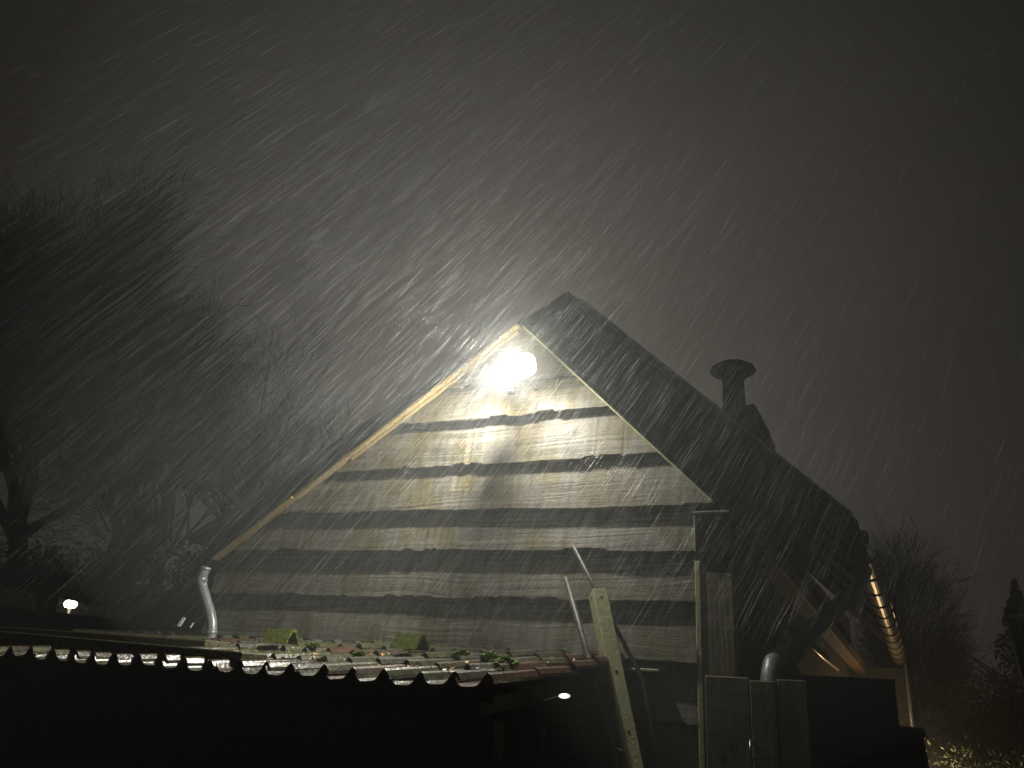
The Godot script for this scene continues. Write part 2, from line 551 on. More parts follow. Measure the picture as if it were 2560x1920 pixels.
# ---------------------------------------------------------------- the low pantile roof in front
func tile_profile(u: float) -> float:
	# a broad trough on the left and a narrow roll on the right
	var roll := exp(-pow((u - 0.88) / 0.19, 2.0)) + exp(-pow((u + 0.12) / 0.15, 2.0))
	return -0.024 + 0.054 * roll + 0.004 * u


func tile_mesh(variant: int) -> Mesh:
	var st := begin()
	var n := 12
	var w := 0.166
	var length := 0.47
	var bow := 0.003 * (variant - 1.5)
	var top: Array = []
	for j in 2:
		var row: Array = []
		for i in n + 1:
			var u := -0.02 + 1.06 * float(i) / n
			var z := 0.0 if j == 0 else -length
			row.append(Vector3(u * w, tile_profile(u) + bow * sin(u * PI), z))
		top.append(row)
	var d := Vector3(0, -0.013, 0)
	for i in n:
		quad(st, top[0][i], top[0][i + 1], top[1][i + 1], top[1][i])
		quad(st, top[0][i + 1] + d, top[0][i] + d, top[1][i] + d, top[1][i + 1] + d)
		quad(st, top[0][i] + d, top[0][i + 1] + d, top[0][i + 1], top[0][i])
	quad(st, top[0][0] + d, top[0][0], top[1][0], top[1][0] + d)
	quad(st, top[0][n] + d, top[1][n] + d, top[1][n], top[0][n])
	st.generate_normals()
	return st.commit()


func build_lean_to() -> void:
	var roof := thing("tiled_lean_to", "low lean-to with a wet mossy roof of red pantiles before the gable", "lean-to", Vector3(-3.5, 0, -3.6))
	var meshes: Array = []
	for k in 4: meshes.append(tile_mesh(k))
	var rows := [[-2.93, 1.593], [-3.343, 1.637], [-3.774, 1.688], [-4.10, 1.728], [-4.44, 1.766]]
	for r in rows.size():
		var count := 25 + (1 if r == 0 else 0) + r
		for i in count:
			if r == 4 and i > count: continue
			var x := -1.509 - 0.166 * (i + 1) + rng.randf_range(-0.004, 0.004)
			var k := rng.randi() % 4
			var dry := 3 if (i < 2 and rng.randf() < 0.8) else (k if k < 3 or rng.randf() < 0.2 else 1)
			var o := put("roof_tile", meshes[k], mats["tile%d" % dry], roof)
			var away := 0.10 + rng.randf_range(-0.012, 0.012)
			o.transform = Transform3D(Basis.from_euler(Vector3(away - 0.03, rng.randf_range(-0.015, 0.015), rng.randf_range(-0.02, 0.02))), Vector3(x, rows[r][1] + rng.randf_range(-0.006, 0.006), rows[r][0] + rng.randf_range(-0.026, 0.016)) - roof.position)
	# battens and rafters under the tiles, the eave beam, posts and the boarded front set back in the dark
	for r in rows.size():
		var st := begin()
		block(st, Vector3(-6.0, rows[r][1] - 0.075, rows[r][0] - 0.10), Vector3(-1.53, rows[r][1] - 0.045, rows[r][0] - 0.05), 0.003)
		part("batten", st, mats.dark_wood, roof)
	for k in 6:
		var x := -1.62 - k * 0.85
		var st := begin()
		bar(st, Vector3(x, 1.495, -2.99), Vector3(x, 1.66, -4.52), 0.05, 0.07, Vector3.UP)
		part("rafter", st, mats.dark_wood, roof)
	var st := begin()
	block(st, Vector3(-6.0, 1.30, -3.16), Vector3(-1.56, 1.45, -3.06), 0.006)
	part("eave_beam", st, mats.dark_wood, roof)
	for x: float in [-1.65, -3.4, -5.2]:
		st = begin()
		block(st, Vector3(x - 0.05, 0, -3.17), Vector3(x + 0.05, 1.30, -3.07), 0.006)
		part("post", st, mats.dark_wood, roof)
	for k in 24:
		st = begin()
		var x := -6.0 + k * 0.185
		block(st, Vector3(x, 0.05, -3.60), Vector3(x + 0.18, 1.42 + 0.0, -3.57 + 0.006 * (k % 3)), 0.004)
		part("front_board", st, mats.dark_wood, roof)
	st = begin()
	block(st, Vector3(-1.60, 1.70, -4.56), Vector3(-1.30, 1.715, -4.50), 0.002)
	part("batten_end", st, mats.cream, roof)
	# two timbers lie along the roof and hold it down
	var t := thing("loose_timber", "long square timber lying along the front of the tile roof", "timber", Vector3(-4.2, 1.6, -3.17), "timbers lying on the tile roof")
	st = begin()
	bar(st, Vector3(-5.75, 1.688, -3.16), Vector3(-2.97, 1.620, -3.16), 0.085, 0.19, Vector3.BACK, 0.006)
	part("timber_body", st, mats.damp_wood, t)
	t = thing("loose_timber", "shorter timber lying behind the long one, higher on the tile roof", "timber", Vector3(-4.6, 1.68, -3.62), "timbers lying on the tile roof")
	st = begin()
	bar(st, Vector3(-6.3, 1.735, -3.60), Vector3(-3.68, 1.695, -3.60), 0.06, 0.2, Vector3.BACK, 0.006)
	part("timber_body", st, mats.damp_wood, t)
	# two mossy ridge tiles
	ridge(Vector3(-3.43, 1.77, -3.85), 0.10, "mossy green ridge tile lying left, nearer the galvanised pipe")
	ridge(Vector3(-2.475, 1.765, -3.80), -0.08, "mossy green ridge tile lying in the middle of the tile roof top")
	# moss cushions
	var cushions := [
		[Vector3(-1.72, 1.675, -3.46), 0.050, "largest bright moss cushion, near the right end of the tile roof"],
		[Vector3(-2.15, 1.725, -3.80), 0.034, "bright moss cushion in front of the middle ridge tile"],
		[Vector3(-1.60, 1.645, -3.20), 0.024, "small moss tuft closest to the right front corner of the tile roof"],
		[Vector3(-1.98, 1.715, -3.80), 0.042, "olive moss cushion in the trough right of the middle ridge tile"],
		[Vector3(-2.66, 1.690, -3.60), 0.030, "moss cushion between the two mossy ridge tiles, lower on the tiles"],
		[Vector3(-2.62, 1.645, -3.25), 0.024, "small moss tuft right beside the cut end of the long timber"],
		[Vector3(-3.18, 1.730, -3.84), 0.034, "moss cushion at the foot of the left ridge tile"]]
	for c in cushions:
		var m := moss(c[0], c[1])
		tag(m, c[2], "moss", "moss cushions on the tile roof")
	# low moss that creeps along the joints of the tiles
	var tuft := begin()
	for k in 22:
		var d := Vector3(rng.randfn(), absf(rng.randfn()) * 0.5, rng.randfn()).normalized() * rng.randf_range(0.2, 0.6)
		var s1 := Vector3(0.16, 0.02, 0.05)
		tri(tuft, d - s1, d + s1, d + Vector3(0, 0.34, 0.06)); tri(tuft, d + Vector3(0.03, 0, -0.16), d + Vector3(-0.03, 0.02, 0.16), d + Vector3(0.08, 0.3, 0))
	tuft.generate_normals()
	var creep := MultiMesh.new()
	creep.transform_format = MultiMesh.TRANSFORM_3D
	creep.mesh = tuft.commit()
	creep.instance_count = 260
	for i in 260:
		var row: Array = rows[rng.randi_range(1, 4)]
		var x := -1.509 - 0.166 * rng.randi_range(0, 13) - 0.083 + rng.randfn() * 0.03
		var s := rng.randf_range(0.008, 0.024)
		creep.set_instance_transform(i, Transform3D(Basis.from_euler(Vector3(0, rng.randf() * TAU, 0)).scaled(Vector3(s * 1.4, s * 0.7, s)), Vector3(x, row[1] - 0.012, row[0] + rng.randf_range(0.0, 0.10))))
	var cm := MultiMeshInstance3D.new()
	cm.name = "moss"
	cm.multimesh = creep
	cm.material_override = mats.moss
	add_child(cm, true)
	tag(cm, "thin moss creeping along the troughs and joints of the tile roof", "moss", "", "stuff")
	# leaves blown onto the tiles
	var leaf := begin()
	tri(leaf, Vector3(-0.5, 0, 0), Vector3(0, 0.06, 0.3), Vector3(0.5, 0.02, 0)); tri(leaf, Vector3(-0.5, 0, 0), Vector3(0.5, 0.02, 0), Vector3(0.05, 0.10, -0.3))
	leaf.generate_normals()
	var mm := MultiMesh.new()
	mm.transform_format = MultiMesh.TRANSFORM_3D
	mm.use_colors = true
	mm.mesh = leaf.commit()
	mm.instance_count = 150
	for i in 150:
		var z := rng.randf_range(-4.3, -3.0)
		var x := rng.randf_range(-3.6, -1.6)
		var y := 1.593 + (-2.93 - z) * 0.116 + 0.012
		var s := rng.randf_range(0.012, 0.036)
		mm.set_instance_transform(i, Transform3D(Basis.from_euler(Vector3(rng.randf_range(-0.6, 0.6), rng.randf() * TAU, rng.randf_range(-0.6, 0.6))).scaled(Vector3(s, s, s)), Vector3(x, y, z)))
		mm.set_instance_color(i, [Color(0.55, 0.26, 0.07), Color(0.42, 0.28, 0.12), Color(0.62, 0.42, 0.14), Color(0.30, 0.40, 0.10)][rng.randi() % 4])
	var o := MultiMeshInstance3D.new()
	o.name = "fallen_leaves"
	o.multimesh = mm
	var lm := plain(Color.WHITE, 0.4)
	lm.vertex_color_use_as_albedo = true
	o.material_override = lm
	add_child(o, true)
	tag(o, "wet brown and orange leaf scraps scattered over the tile roof", "leaves", "", "stuff")


func ridge(at: Vector3, turn: float, label: String) -> void:
	var t := thing("ridge_tile", label, "ridge tile", at, "mossy ridge tiles")
	var st := begin()
	var b := Transform3D(Basis.from_euler(Vector3(0, turn, 0)), at)
	var l := 0.085
	var prof := [Vector2(0.075, -0.03), Vector2(0.022, 0.05), Vector2(-0.022, 0.05), Vector2(-0.075, -0.03), Vector2(-0.055, -0.03), Vector2(-0.014, 0.034), Vector2(0.014, 0.034), Vector2(0.055, -0.03)]
	for i in prof.size():
		var p: Vector2 = prof[i]
		var q: Vector2 = prof[(i + 1) % prof.size()]
		quad(st, b * Vector3(-l, p.y, p.x), b * Vector3(l, p.y, p.x), b * Vector3(l + 0.0, q.y, q.x), b * Vector3(-l, q.y, q.x))
	for s: float in [-1.0, 1.0]:
		for k in 3:
			var a := b * Vector3(s * l, prof[k].y, prof[k].x)
			var c := b * Vector3(s * l, prof[k + 1].y, prof[k + 1].x)
			var d := b * Vector3(s * l, prof[6 - k].y, prof[6 - k].x)
			var e := b * Vector3(s * l, prof[7 - k].y, prof[7 - k].x)
			if s > 0: quad(st, a, e, d, c)
			else: quad(st, a, c, d, e)
	part("tile_body", st, mats.mossy, t)


func moss(at: Vector3, r: float) -> MeshInstance3D:
	var st := begin()
	for k in 130:
		var d := Vector3(rng.randfn(), absf(rng.randfn()) * 0.8, rng.randfn()).normalized()
		var c := at + Vector3(d.x * r * rng.randf_range(0.5, 1.2), d.y * r * 0.42, d.z * r * rng.randf_range(0.5, 1.1))
		var s := r * rng.randf_range(0.10, 0.2)
		var u := d.cross(Vector3(0.3, 0.9, 0.2)).normalized() * s
		var v := d.cross(u).normalized() * s
		var tip := c + d * s * 2.4
		tri(st, c - u - v, c + u - v, tip); tri(st, c + u - v, c + v * 1.2, tip); tri(st, c + v * 1.2, c - u - v, tip)
	# the cushion under the tips
	for i in 8:
		for j in 3:
			var p := func(a: int, b: int) -> Vector3:
				var w := TAU * (a % 8) / 8.0
				var e := b * PI / 6.0
				return at + Vector3(cos(w) * cos(e) * r, sin(e) * r * 0.55 - 0.008, -sin(w) * cos(e) * r)
			quad(st, p.call(i, j), p.call(i + 1, j), p.call(i + 1, j + 1), p.call(i, j + 1))
	st.generate_normals()
	var o := put("moss_cushion", st.commit(), mats.moss)
	return o


# ---------------------------------------------------------------- the barn behind
func build_barn() -> void:
	var barn := thing("barn", "large dark barn behind the lit shed with a chimney on its roof", "barn", Vector3(-3.5, 0, -6))
	var apex := Vector2(-2.559, 4.934)
	var right := Vector2(-0.318, 2.756)
	var left := Vector2(-6.80, 2.79)
	var st := begin()
	prism(st, PackedVector2Array([Vector2(-6.55, 0), Vector2(-0.9, 0), Vector2(-0.9, 2.78), apex + Vector2(0, -0.5), Vector2(-6.55, 2.40)]), -6.05, -13.4)
	part("wall", st, mats.dark_wood, barn)
	st = begin()
	prism(st, PackedVector2Array([left, apex, apex + Vector2(0, 0.07), left + Vector2(-0.03, 0.05)]), -5.98, -13.6, 0.045)
	part("roof", st, mats.roof_sheet, barn)
	st = begin()
	prism(st, PackedVector2Array([apex + Vector2(0.001, 0), right, right + Vector2(0.025, 0.05), apex + Vector2(0.001, 0.07)]), -5.98, -13.6, 0.045)
	var roof := part("roof", st, mats.roof_sheet, barn)
	var d := (Vector3(right.x, right.y, 0) - Vector3(apex.x, apex.y, 0)).normalized()
	st = begin()
	bar(st, Vector3(apex.x + 0.12, apex.y - 0.03, -5.972), Vector3(right.x, right.y + 0.085, -5.972), 0.025, 0.02)
	part("verge_strip", st, mats.dark_pipe, barn)
	# step at the lower end of the verge
	st = begin()
	block(st, Vector3(-0.36, 2.66, -6.10), Vector3(-0.235, 2.735, -5.985), 0.005)
	part("fascia_end", st, mats.dark_wood, barn)
	# the gable above the level of the wall plate
	st = begin()
	prism(st, PackedVector2Array([Vector2(-6.55, 2.36), Vector2(-0.9, 2.76), Vector2(-0.9, 3.28), apex + Vector2(0, -0.03), Vector2(-6.55, 2.91)]), -6.03, -6.10)
	part("gable_boarding", st, mats.dark_wood, barn)
	# gutter with its brackets
	st = begin()
	var gx := -0.275
	var r := 0.085
	var seg := 14
	var gy := func(z: float) -> float: return 2.60 - (-6.0 - z) * 0.047
	for i in seg:
		var a0 := PI + PI * i / seg
		var a1 := PI + PI * (i + 1) / seg
		for e in [[r, 1.0], [r - 0.004, -1.0]]:
			var p0 := Vector3(gx + cos(a0) * e[0], gy.call(-6.0) + sin(a0) * e[0], -6.0)
			var p1 := Vector3(gx + cos(a1) * e[0], gy.call(-6.0) + sin(a1) * e[0], -6.0)
			var back := Vector3(0, gy.call(-13.5) - gy.call(-6.0), -7.5)
			if e[1] > 0: quad(st, p0, p0 + back, p1 + back, p1)
			else: quad(st, p0, p1, p1 + back, p0 + back)
	var gutter := part("gutter", st, mats.copper, barn)
	for k in 12:
		st = begin(true)
		var z := -6.02 - k * 0.66
		var path := PackedVector3Array()
		for i in 13:
			var a := PI + PI * i / 12
			path.append(Vector3(gx + cos(a) * (r + 0.006), gy.call(z) + sin(a) * (r + 0.006), z))
		tube(st, path, PackedFloat32Array([0.008]), 5)
		part("gutter_bracket", st, mats.soot, gutter)
	st = begin(true)
	tube(st, PackedVector3Array([Vector3(gx + r, gy.call(-6.0) + 0.004, -6.0), Vector3(gx + r, gy.call(-13.5) + 0.004, -13.5)]), PackedFloat32Array([0.011]), 8)
	part("gutter_bead", st, mats.copper, gutter)
	# wall plate, rafters and soffit boards under the eave
	st = begin()
	bar(st, Vector3(-0.79, 2.42, -5.2), Vector3(-0.79, 2.07, -13.4), 0.14, 0.12, Vector3.UP)
	part("wall_plate", st, mats.beam_brown, barn)
	for k in 6:
		st = begin()
		var z := -6.9 - k * 1.25
		var d2 := (-6.0 - z) * 0.045
		bar(st, Vector3(-0.90, 3.26 - d2, z), Vector3(-0.36, 2.745 - d2, z), 0.06, 0.05)
		part("rafter", st, mats.dark_wood, barn)
	st = begin(true)
	tube(st, PackedVector3Array([Vector3(-0.84, 2.10, -6.2), Vector3(-0.84, 2.0, -8.5), Vector3(-0.84, 1.95, -10.0)]), PackedFloat32Array([0.022]), 8)
	part("conduit", st, mats.copper, barn)
	st = begin(true)
	tube(st, PackedVector3Array([Vector3(-0.205, 2.2, -13.3), Vector3(-0.205, 0.9, -13.3)]), PackedFloat32Array([0.03]), 8)
	part("downpipe", st, mats.dark_pipe, barn)
	st = begin()
	block(st, Vector3(-0.89, 0, -13.42), Vector3(-0.24, 2.12, -13.36), 0.004)
	part("end_boarding", st, mats.dark_wood, barn)
	# drainpipe from the gutter towards the gate
	st = begin(true)
	var pipe := Curve3D.new()
	for p in [Vector3(-0.285, 2.56, -6.35), Vector3(-0.32, 2.42, -6.22), Vector3(-0.42, 2.25, -5.95), Vector3(-0.655, 1.86, -4.86), Vector3(-0.71, 1.72, -4.56), Vector3(-0.72, 1.2, -4.53)]:
		pipe.add_point(p)
	for i in range(1, 5):
		var dir := (pipe.get_point_position(i + 1) - pipe.get_point_position(i - 1)) * 0.16
		pipe.set_point_in(i, -dir)
		pipe.set_point_out(i, dir)
	tube(st, pipe.tessellate(4, 5), PackedFloat32Array([0.054]), 14)
	var dp := part("drainpipe", st, mats.dark_pipe, barn)
	st = begin(true)
	tube(st, PackedVector3Array([Vector3(-0.640, 1.87, -4.98), Vector3(-0.652, 1.845, -4.91)]), PackedFloat32Array([0.061]), 14)
	part("pipe_collar", st, mats.zinc, dp)
	# chimney on the right slope
	st = begin()
	prism(st, PackedVector2Array([Vector2(-1.56, 3.6), Vector2(-1.12, 3.4), Vector2(-1.12, 3.96), Vector2(-1.135, 4.02), Vector2(-1.125, 4.09), Vector2(-1.165, 4.13), Vector2(-1.175, 4.24), Vector2(-1.225, 4.31), Vector2(-1.235, 4.385), Vector2(-1.36, 4.385), Vector2(-1.37, 4.40), Vector2(-1.56, 4.40)]), -7.8, -8.3)
	var ch := part("chimney", st, mats.soot, roof)
	st = begin(true)
	lathe(st, Vector3(-1.475, 4.30, -8.0), [Vector2(0.150, 0.0), Vector2(0.135, 0.09), Vector2(0.118, 0.16), Vector2(0.112, 0.42), Vector2(0.125, 0.48), Vector2(0.17, 0.51), Vector2(0.225, 0.53), Vector2(0.238, 0.55), Vector2(0.225, 0.585), Vector2(0.15, 0.63), Vector2(0.0, 0.655)])
	part("chimney_flue", st, mats.soot, roof)


func build_lantern() -> void:
	# low lantern beside the barn that warms the eave, the gutter and the bushes
	var at := Vector3(-0.12, 0.90, -11.6)
	var t := thing("garden_lantern", "warm garden lantern on a short post at the bottom right by the bush", "lantern", Vector3(at.x, 0, at.z))
	var st := begin(true)
	tube(st, PackedVector3Array([Vector3(at.x, 0, at.z), Vector3(at.x, at.y - 0.09, at.z)]), PackedFloat32Array([0.035, 0.03]), 10)
	part("post", st, mats.black, t)
	st = begin(true)
	lathe(st, at, [Vector2(0.0, -0.09), Vector2(0.06, -0.085), Vector2(0.07, 0.0), Vector2(0.06, 0.075), Vector2(0.0, 0.08)], 14)
	part("glow_body", st, glow(Color(1.0, 0.78, 0.45), 3.0), t)
	var l := OmniLight3D.new()
	l.name = "lantern_light"
	l.light_color = Color(1.0, 0.86, 0.64)
	l.light_energy = 1.3
	l.light_size = 0.05
	l.omni_range = 40.0
	l.omni_attenuation = 2.0
	l.shadow_enabled = true
	l.position = Vector3(0, at.y, 0)
	t.add_child(l, true)


# ---------------------------------------------------------------- things about the shed
func build_objects() -> void:
	# galvanised pipe with an offset bend, left of the gable
	var t := thing("vent_pipe", "short bent galvanised pipe standing at the left corner of the gable", "pipe", Vector3(-4.68, 1.7, -4.45))
	var st := begin(true)
	var path := Curve3D.new()
	for p in [Vector3(-4.66, 1.70, -4.48), Vector3(-4.665, 1.84, -4.48), Vector3(-4.71, 1.95, -4.48), Vector3(-4.835, 2.13, -4.48), Vector3(-4.865, 2.20, -4.48), Vector3(-4.845, 2.285, -4.48)]:
		path.add_point(p)
	for i in range(1, 5):
		var dir := (path.get_point_position(i + 1) - path.get_point_position(i - 1)) * 0.17
		path.set_point_in(i, -dir)
		path.set_point_out(i, dir)
	tube(st, path.tessellate(5, 4), PackedFloat32Array([0.038]), 14)
	part("pipe_run", st, mats.zinc, t)
	for e in [[Vector3(-4.662, 1.80, -4.48), Vector3(-4.664, 1.825, -4.48)], [Vector3(-4.853, 2.175, -4.48), Vector3(-4.868, 2.205, -4.48)], [Vector3(-4.848, 2.27, -4.48), Vector3(-4.843, 2.292, -4.48)]]:
		st = begin(true)
		tube(st, PackedVector3Array(e), PackedFloat32Array([0.041]), 14)
		part("collar", st, mats.zinc, t)
	for e in [[Vector3(-4.79, 1.87, -4.30), 0.075, 0.028, "white plastic strip standing left of the galvanised pipe"], [Vector3(-4.68, 1.85, -4.30), 0.045, 0.012, "tiny white peg at the foot of the galvanised pipe"]]:
		var s := thing("marker_strip", e[3], "marker", e[0] - Vector3(0, 0.08, 0), "white markers beside the pipe")
		st = begin()
		box(st, Transform3D(Basis.from_euler(Vector3(-0.5, 0.3, -0.14)), e[0]), Vector3(e[2], e[1], 0.008), 0.002)
		part("strip", st, mats.plastic, s)
		st = begin()
		box(st, Transform3D(Basis(), e[0] - Vector3(0, e[1] * 0.5 + 0.07, 0)), Vector3(e[2] * 0.5, 0.14, 0.006), 0.001)
		part("stem", st, mats.black, s)
	# leaning poles
	var poles := [
		[[Vector3(-1.80, 2.386, -4.43), Vector3(-1.57, 2.0, -4.42), Vector3(-1.36, 1.66, -4.40), Vector3(-1.29, 1.36, -4.36), Vector3(-1.20, 1.1, -4.3), Vector3(-1.0, 0, -4.1)], 0.012, 0.013, "thin bent grey pole whose tip stands highest above the cream beam"],
		[[Vector3(-1.83, 2.195, -4.40), Vector3(-1.60, 1.70, -4.25), Vector3(-1.39, 1.24, -4.1), Vector3(-0.82, 0, -3.76)], 0.017, 0.020, "thin dark pole leaning left of the cream beam"]]
	for e in poles:
		t = thing("leaning_pole", e[3], "pole", e[0][-1], "poles leaning against the gable")
		st = begin(true)
		var radii := PackedFloat32Array()
		for i in e[0].size(): radii.append(lerpf(e[1], e[2], float(i) / (e[0].size() - 1)))
		tube(st, PackedVector3Array(e[0]), radii, 8)
		part("pole_body", st, mats.pole, t)
	# the cream painted beam with its two faces
	t = thing("leaning_beam", "cream square beam leaning against the gable beside the tile roof", "beam", Vector3(-0.9, 0, -3.7))
	var top := Vector3(-1.635, 2.115, -4.42)
	var foot := Vector3(-0.905, 0.0, -3.75)
	st = begin()
	var facing := Vector3(0.62, 0, 0.78)
	bar(st, foot, top, 0.088, 0.095, facing, 0.005)
	var beam := part("beam_body", st, mats.cream, t)
	var y := (top - foot).normalized()
	var x := y.cross(facing).normalized()
	var z := x.cross(y)
	var left_side := x if x.x < 0 else -x
	for e in [[left_side, 0.044], [z, 0.0475]]:
		for k in 5:
			var c: Vector3 = top - y * (0.07 + k * 0.36 + 0.05 * sin(k * 2.7 + e[1] * 90.0) + (0.03 if e[1] > 0.045 else 0.0)) + e[0] * e[1]
			st = begin(true)
			tube(st, PackedVector3Array([c - e[0] * 0.004, c + e[0] * 0.0025]), PackedFloat32Array([0.007]), 8)
			part("bolt_head", st, mats.soot, beam)
	st = begin()
	box(st, Transform3D(Basis(x, y, z), top + y * 0.008 + x * 0.005), Vector3(0.06, 0.022, 0.05), 0.003)
	part("end_plate", st, mats.dark_wood, t)
	# a small hook and clamp low on the dark pole
	t = thing("metal_clamp", "small bright metal clamp on the lower end of the dark pole", "clamp", Vector3(-1.40, 1.30, -4.1))
	st = begin(true)
	tube(st, PackedVector3Array([Vector3(-1.43, 1.335, -4.10), Vector3(-1.39, 1.318, -4.08), Vector3(-1.35, 1.32, -4.07)]), PackedFloat32Array([0.008, 0.011, 0.005]), 8)
	part("clamp_body", st, mats.steel, t)
	st = begin()
	box(st, Transform3D(Basis.from_euler(Vector3(0, 0, 0.5)), Vector3(-1.42, 1.355, -4.10)), Vector3(0.012, 0.035, 0.012), 0.002)
	part("wing_nut", st, mats.steel, t)
	# white oval glint under the verge, added as a glowing body with a light
	t = thing("oval_glint", "tiny oval white glint made as a glowing body under the right end of the tile roof", "lamp", Vector3(-1.36, 1.56, -3.30))
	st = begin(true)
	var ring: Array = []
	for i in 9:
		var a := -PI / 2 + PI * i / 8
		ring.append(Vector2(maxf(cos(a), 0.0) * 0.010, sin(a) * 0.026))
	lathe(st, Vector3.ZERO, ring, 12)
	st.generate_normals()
	var glint_body := put("glow_body", st.commit(), glow(Color(1.0, 1.0, 0.86), 1.6), t)
	glint_body.transform = Transform3D(Basis.from_euler(Vector3(0, 0, PI / 2 + 0.06)), Vector3.ZERO)
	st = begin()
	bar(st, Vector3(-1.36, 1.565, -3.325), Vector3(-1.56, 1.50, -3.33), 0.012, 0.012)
	part("added_arm", st, mats.black, t)
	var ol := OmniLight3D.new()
	ol.name = "oval_glint_light"
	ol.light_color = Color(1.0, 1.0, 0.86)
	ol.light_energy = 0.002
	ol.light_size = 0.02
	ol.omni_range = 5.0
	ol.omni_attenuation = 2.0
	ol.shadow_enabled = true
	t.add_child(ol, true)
	# the wooden gate beside the corner post
	t = thing("wooden_gate", "weathered upright-board gate panel at the right of the corner post", "gate", Vector3(-0.72, 0, -4.42))
	var xs := [-1.03, -0.80, -0.665, -0.52]
	for k in 3:
		st = begin()
		block(st, Vector3(xs[k] + 0.003, 0.06, -4.45), Vector3(xs[k + 1] - 0.003, 1.695 - 0.012 * (k % 2), -4.41 + 0.007 * (k % 2)), 0.005)
		part("board", st, mats.post, t)
	for yy: float in [0.35, 1.45]:
		st = begin()
		block(st, Vector3(-1.0, yy, -4.49), Vector3(-0.53, yy + 0.10, -4.454), 0.004)
		part("rail", st, mats.post, t)
	st = begin(true)
	tube(st, PackedVector3Array([Vector3(-0.80, 1.40, -4.41), Vector3(-0.80, 1.40, -4.37), Vector3(-0.80, 1.32, -4.367), Vector3(-0.80, 1.32, -4.41)]), PackedFloat32Array([0.006]), 6)
	part("handle", st, mats.steel, t)


# ---------------------------------------------------------------- the open carport at the left
func build_carport() -> void:
	var t := thing("carport", "long dark open carport at the far left behind the tile roof", "carport", Vector3(-12, 0, -9.2))
	var st := begin()
	bar(st, Vector3(-17.5, 3.18, -9.0), Vector3(-9.75, 2.235, -9.0), 0.26, 0.2)
	part("roof_beam", st, mats.dark_wood, t)
	st = begin()
	quad(st, Vector3(-17.5, 3.3, -9.1), Vector3(-9.75, 2.36, -9.1), Vector3(-9.75, 2.45, -12.5), Vector3(-17.5, 3.4, -12.5))
	quad(st, Vector3(-17.5, 3.25, -9.1), Vector3(-17.5, 3.35, -12.5), Vector3(-9.75, 2.40, -12.5), Vector3(-9.75, 2.31, -9.1))
	part("roof_sheet", st, mats.roof_sheet, t)
	st = begin()
	prism(st, PackedVector2Array([Vector2(-17.5, 0), Vector2(-9.3, 0), Vector2(-9.3, 2.09), Vector2(-10.1, 2.10), Vector2(-14.7, 2.36), Vector2(-17.5, 2.5)]), -9.0, -9.12)
	part("low_wall", st, mats.dark_wood, t)
	for x: float in [-13.4, -10.95, -9.7, -16.2]:
		st = begin()
		block(st, Vector3(x - 0.16, 0, -9.16), Vector3(x + 0.16, 2.42 + (-9.7 - x) * 0.115, -8.98), 0.01)
		part("post", st, mats.dark_wood, t)
	var lamp := thing("yard_lamp", "distant small white lamp shining under the carport roof", "lamp", Vector3(-14.37, 0, -10.2))
	var at := Vector3(-14.37, 2.50, -10.2)
	st = begin(true)
	lathe(st, at, [Vector2(0.0, -0.08), Vector2(0.09, -0.06), Vector2(0.12, 0.0), Vector2(0.09, 0.06), Vector2(0.0, 0.08)], 14)
	part("glow_body", st, glow(Color(1.0, 0.97, 0.82), 12.0), lamp)
	st = begin(true)
	tube(st, PackedVector3Array([Vector3(at.x, 0, at.z), at - Vector3(0, 0.07, 0)]), PackedFloat32Array([0.03]), 8)
	part("post", st, mats.black, lamp)
	var l := OmniLight3D.new()
	l.name = "yard_lamp_light"
	l.light_color = Color(1.0, 0.95, 0.8)
	l.light_energy = 0.25
	l.light_size = 0.05
	l.omni_range = 20.0
	l.omni_attenuation = 2.0
	l.shadow_enabled = true
	l.position = Vector3(0, 2.50, 0)
	lamp.add_child(l, true)


# ---------------------------------------------------------------- trees and bushes
func branch(st: SurfaceTool, twigs: SurfaceTool, from: Vector3, dir: Vector3, length: float, radius: float, level: int, last: int, r: RandomNumberGenerator, up: float) -> void:
	var path := PackedVector3Array([from])
	var radii := PackedFloat32Array([radius])
	var d := dir
	var p := from
	var steps := 5 if level == 0 else 4 if level < 3 else 3
	for i in steps:
		d = (d + Vector3(r.randfn(), r.randfn() * 0.6, r.randfn()) * (0.10 if level == 0 else 0.17) + Vector3.UP * up * 0.06 * level).normalized()
		p += d * length / steps
		path.append(p)
		radii.append(lerpf(radius, radius * (0.55 if level < last else 0.25), float(i + 1) / steps))
	tube(st if level < 2 else twigs, path, radii, 8 if level == 0 else 5 if level < 3 else 3, false)
	if level == last:
		return
	var n := r.randi_range(3, 5) if level == 0 else r.randi_range(4, 6)
	for k in n:
		var at := 1.0 if k == 0 else r.randf_range(0.35 if level else 0.55, 0.98)
		var f := at * steps
		var i := mini(int(f), steps - 1)
		var q := path[i].lerp(path[i + 1], f - i)
		var side := d.cross(Vector3(r.randfn(), r.randfn(), r.randfn())).normalized()
		var nd := (d * r.randf_range(0.75, 1.1) + side * r.randf_range(0.45, 0.95)).normalized()
		branch(st, twigs, q, nd, length * r.randf_range(0.50, 0.78), radii[i] * r.randf_range(0.5, 0.72), level + 1, last, r, up)


func bare_tree(called: String, label: String, at: Vector3, trunk: float, radius: float, lean: Vector3, seed_: int, last := 5, leaves := 0) -> void:
	var t := thing(called, label, "tree", at, "bare trees at the left")
	var r := RandomNumberGenerator.new()
	r.seed = seed_
	var st := begin(true)
	var tw := begin()
	branch(st, tw, at, (Vector3.UP + lean).normalized(), trunk, radius, 0, last, r, 0.8)
	part("trunk", st, mats.bark, t)
	part("crown", tw, mats.bark, t)


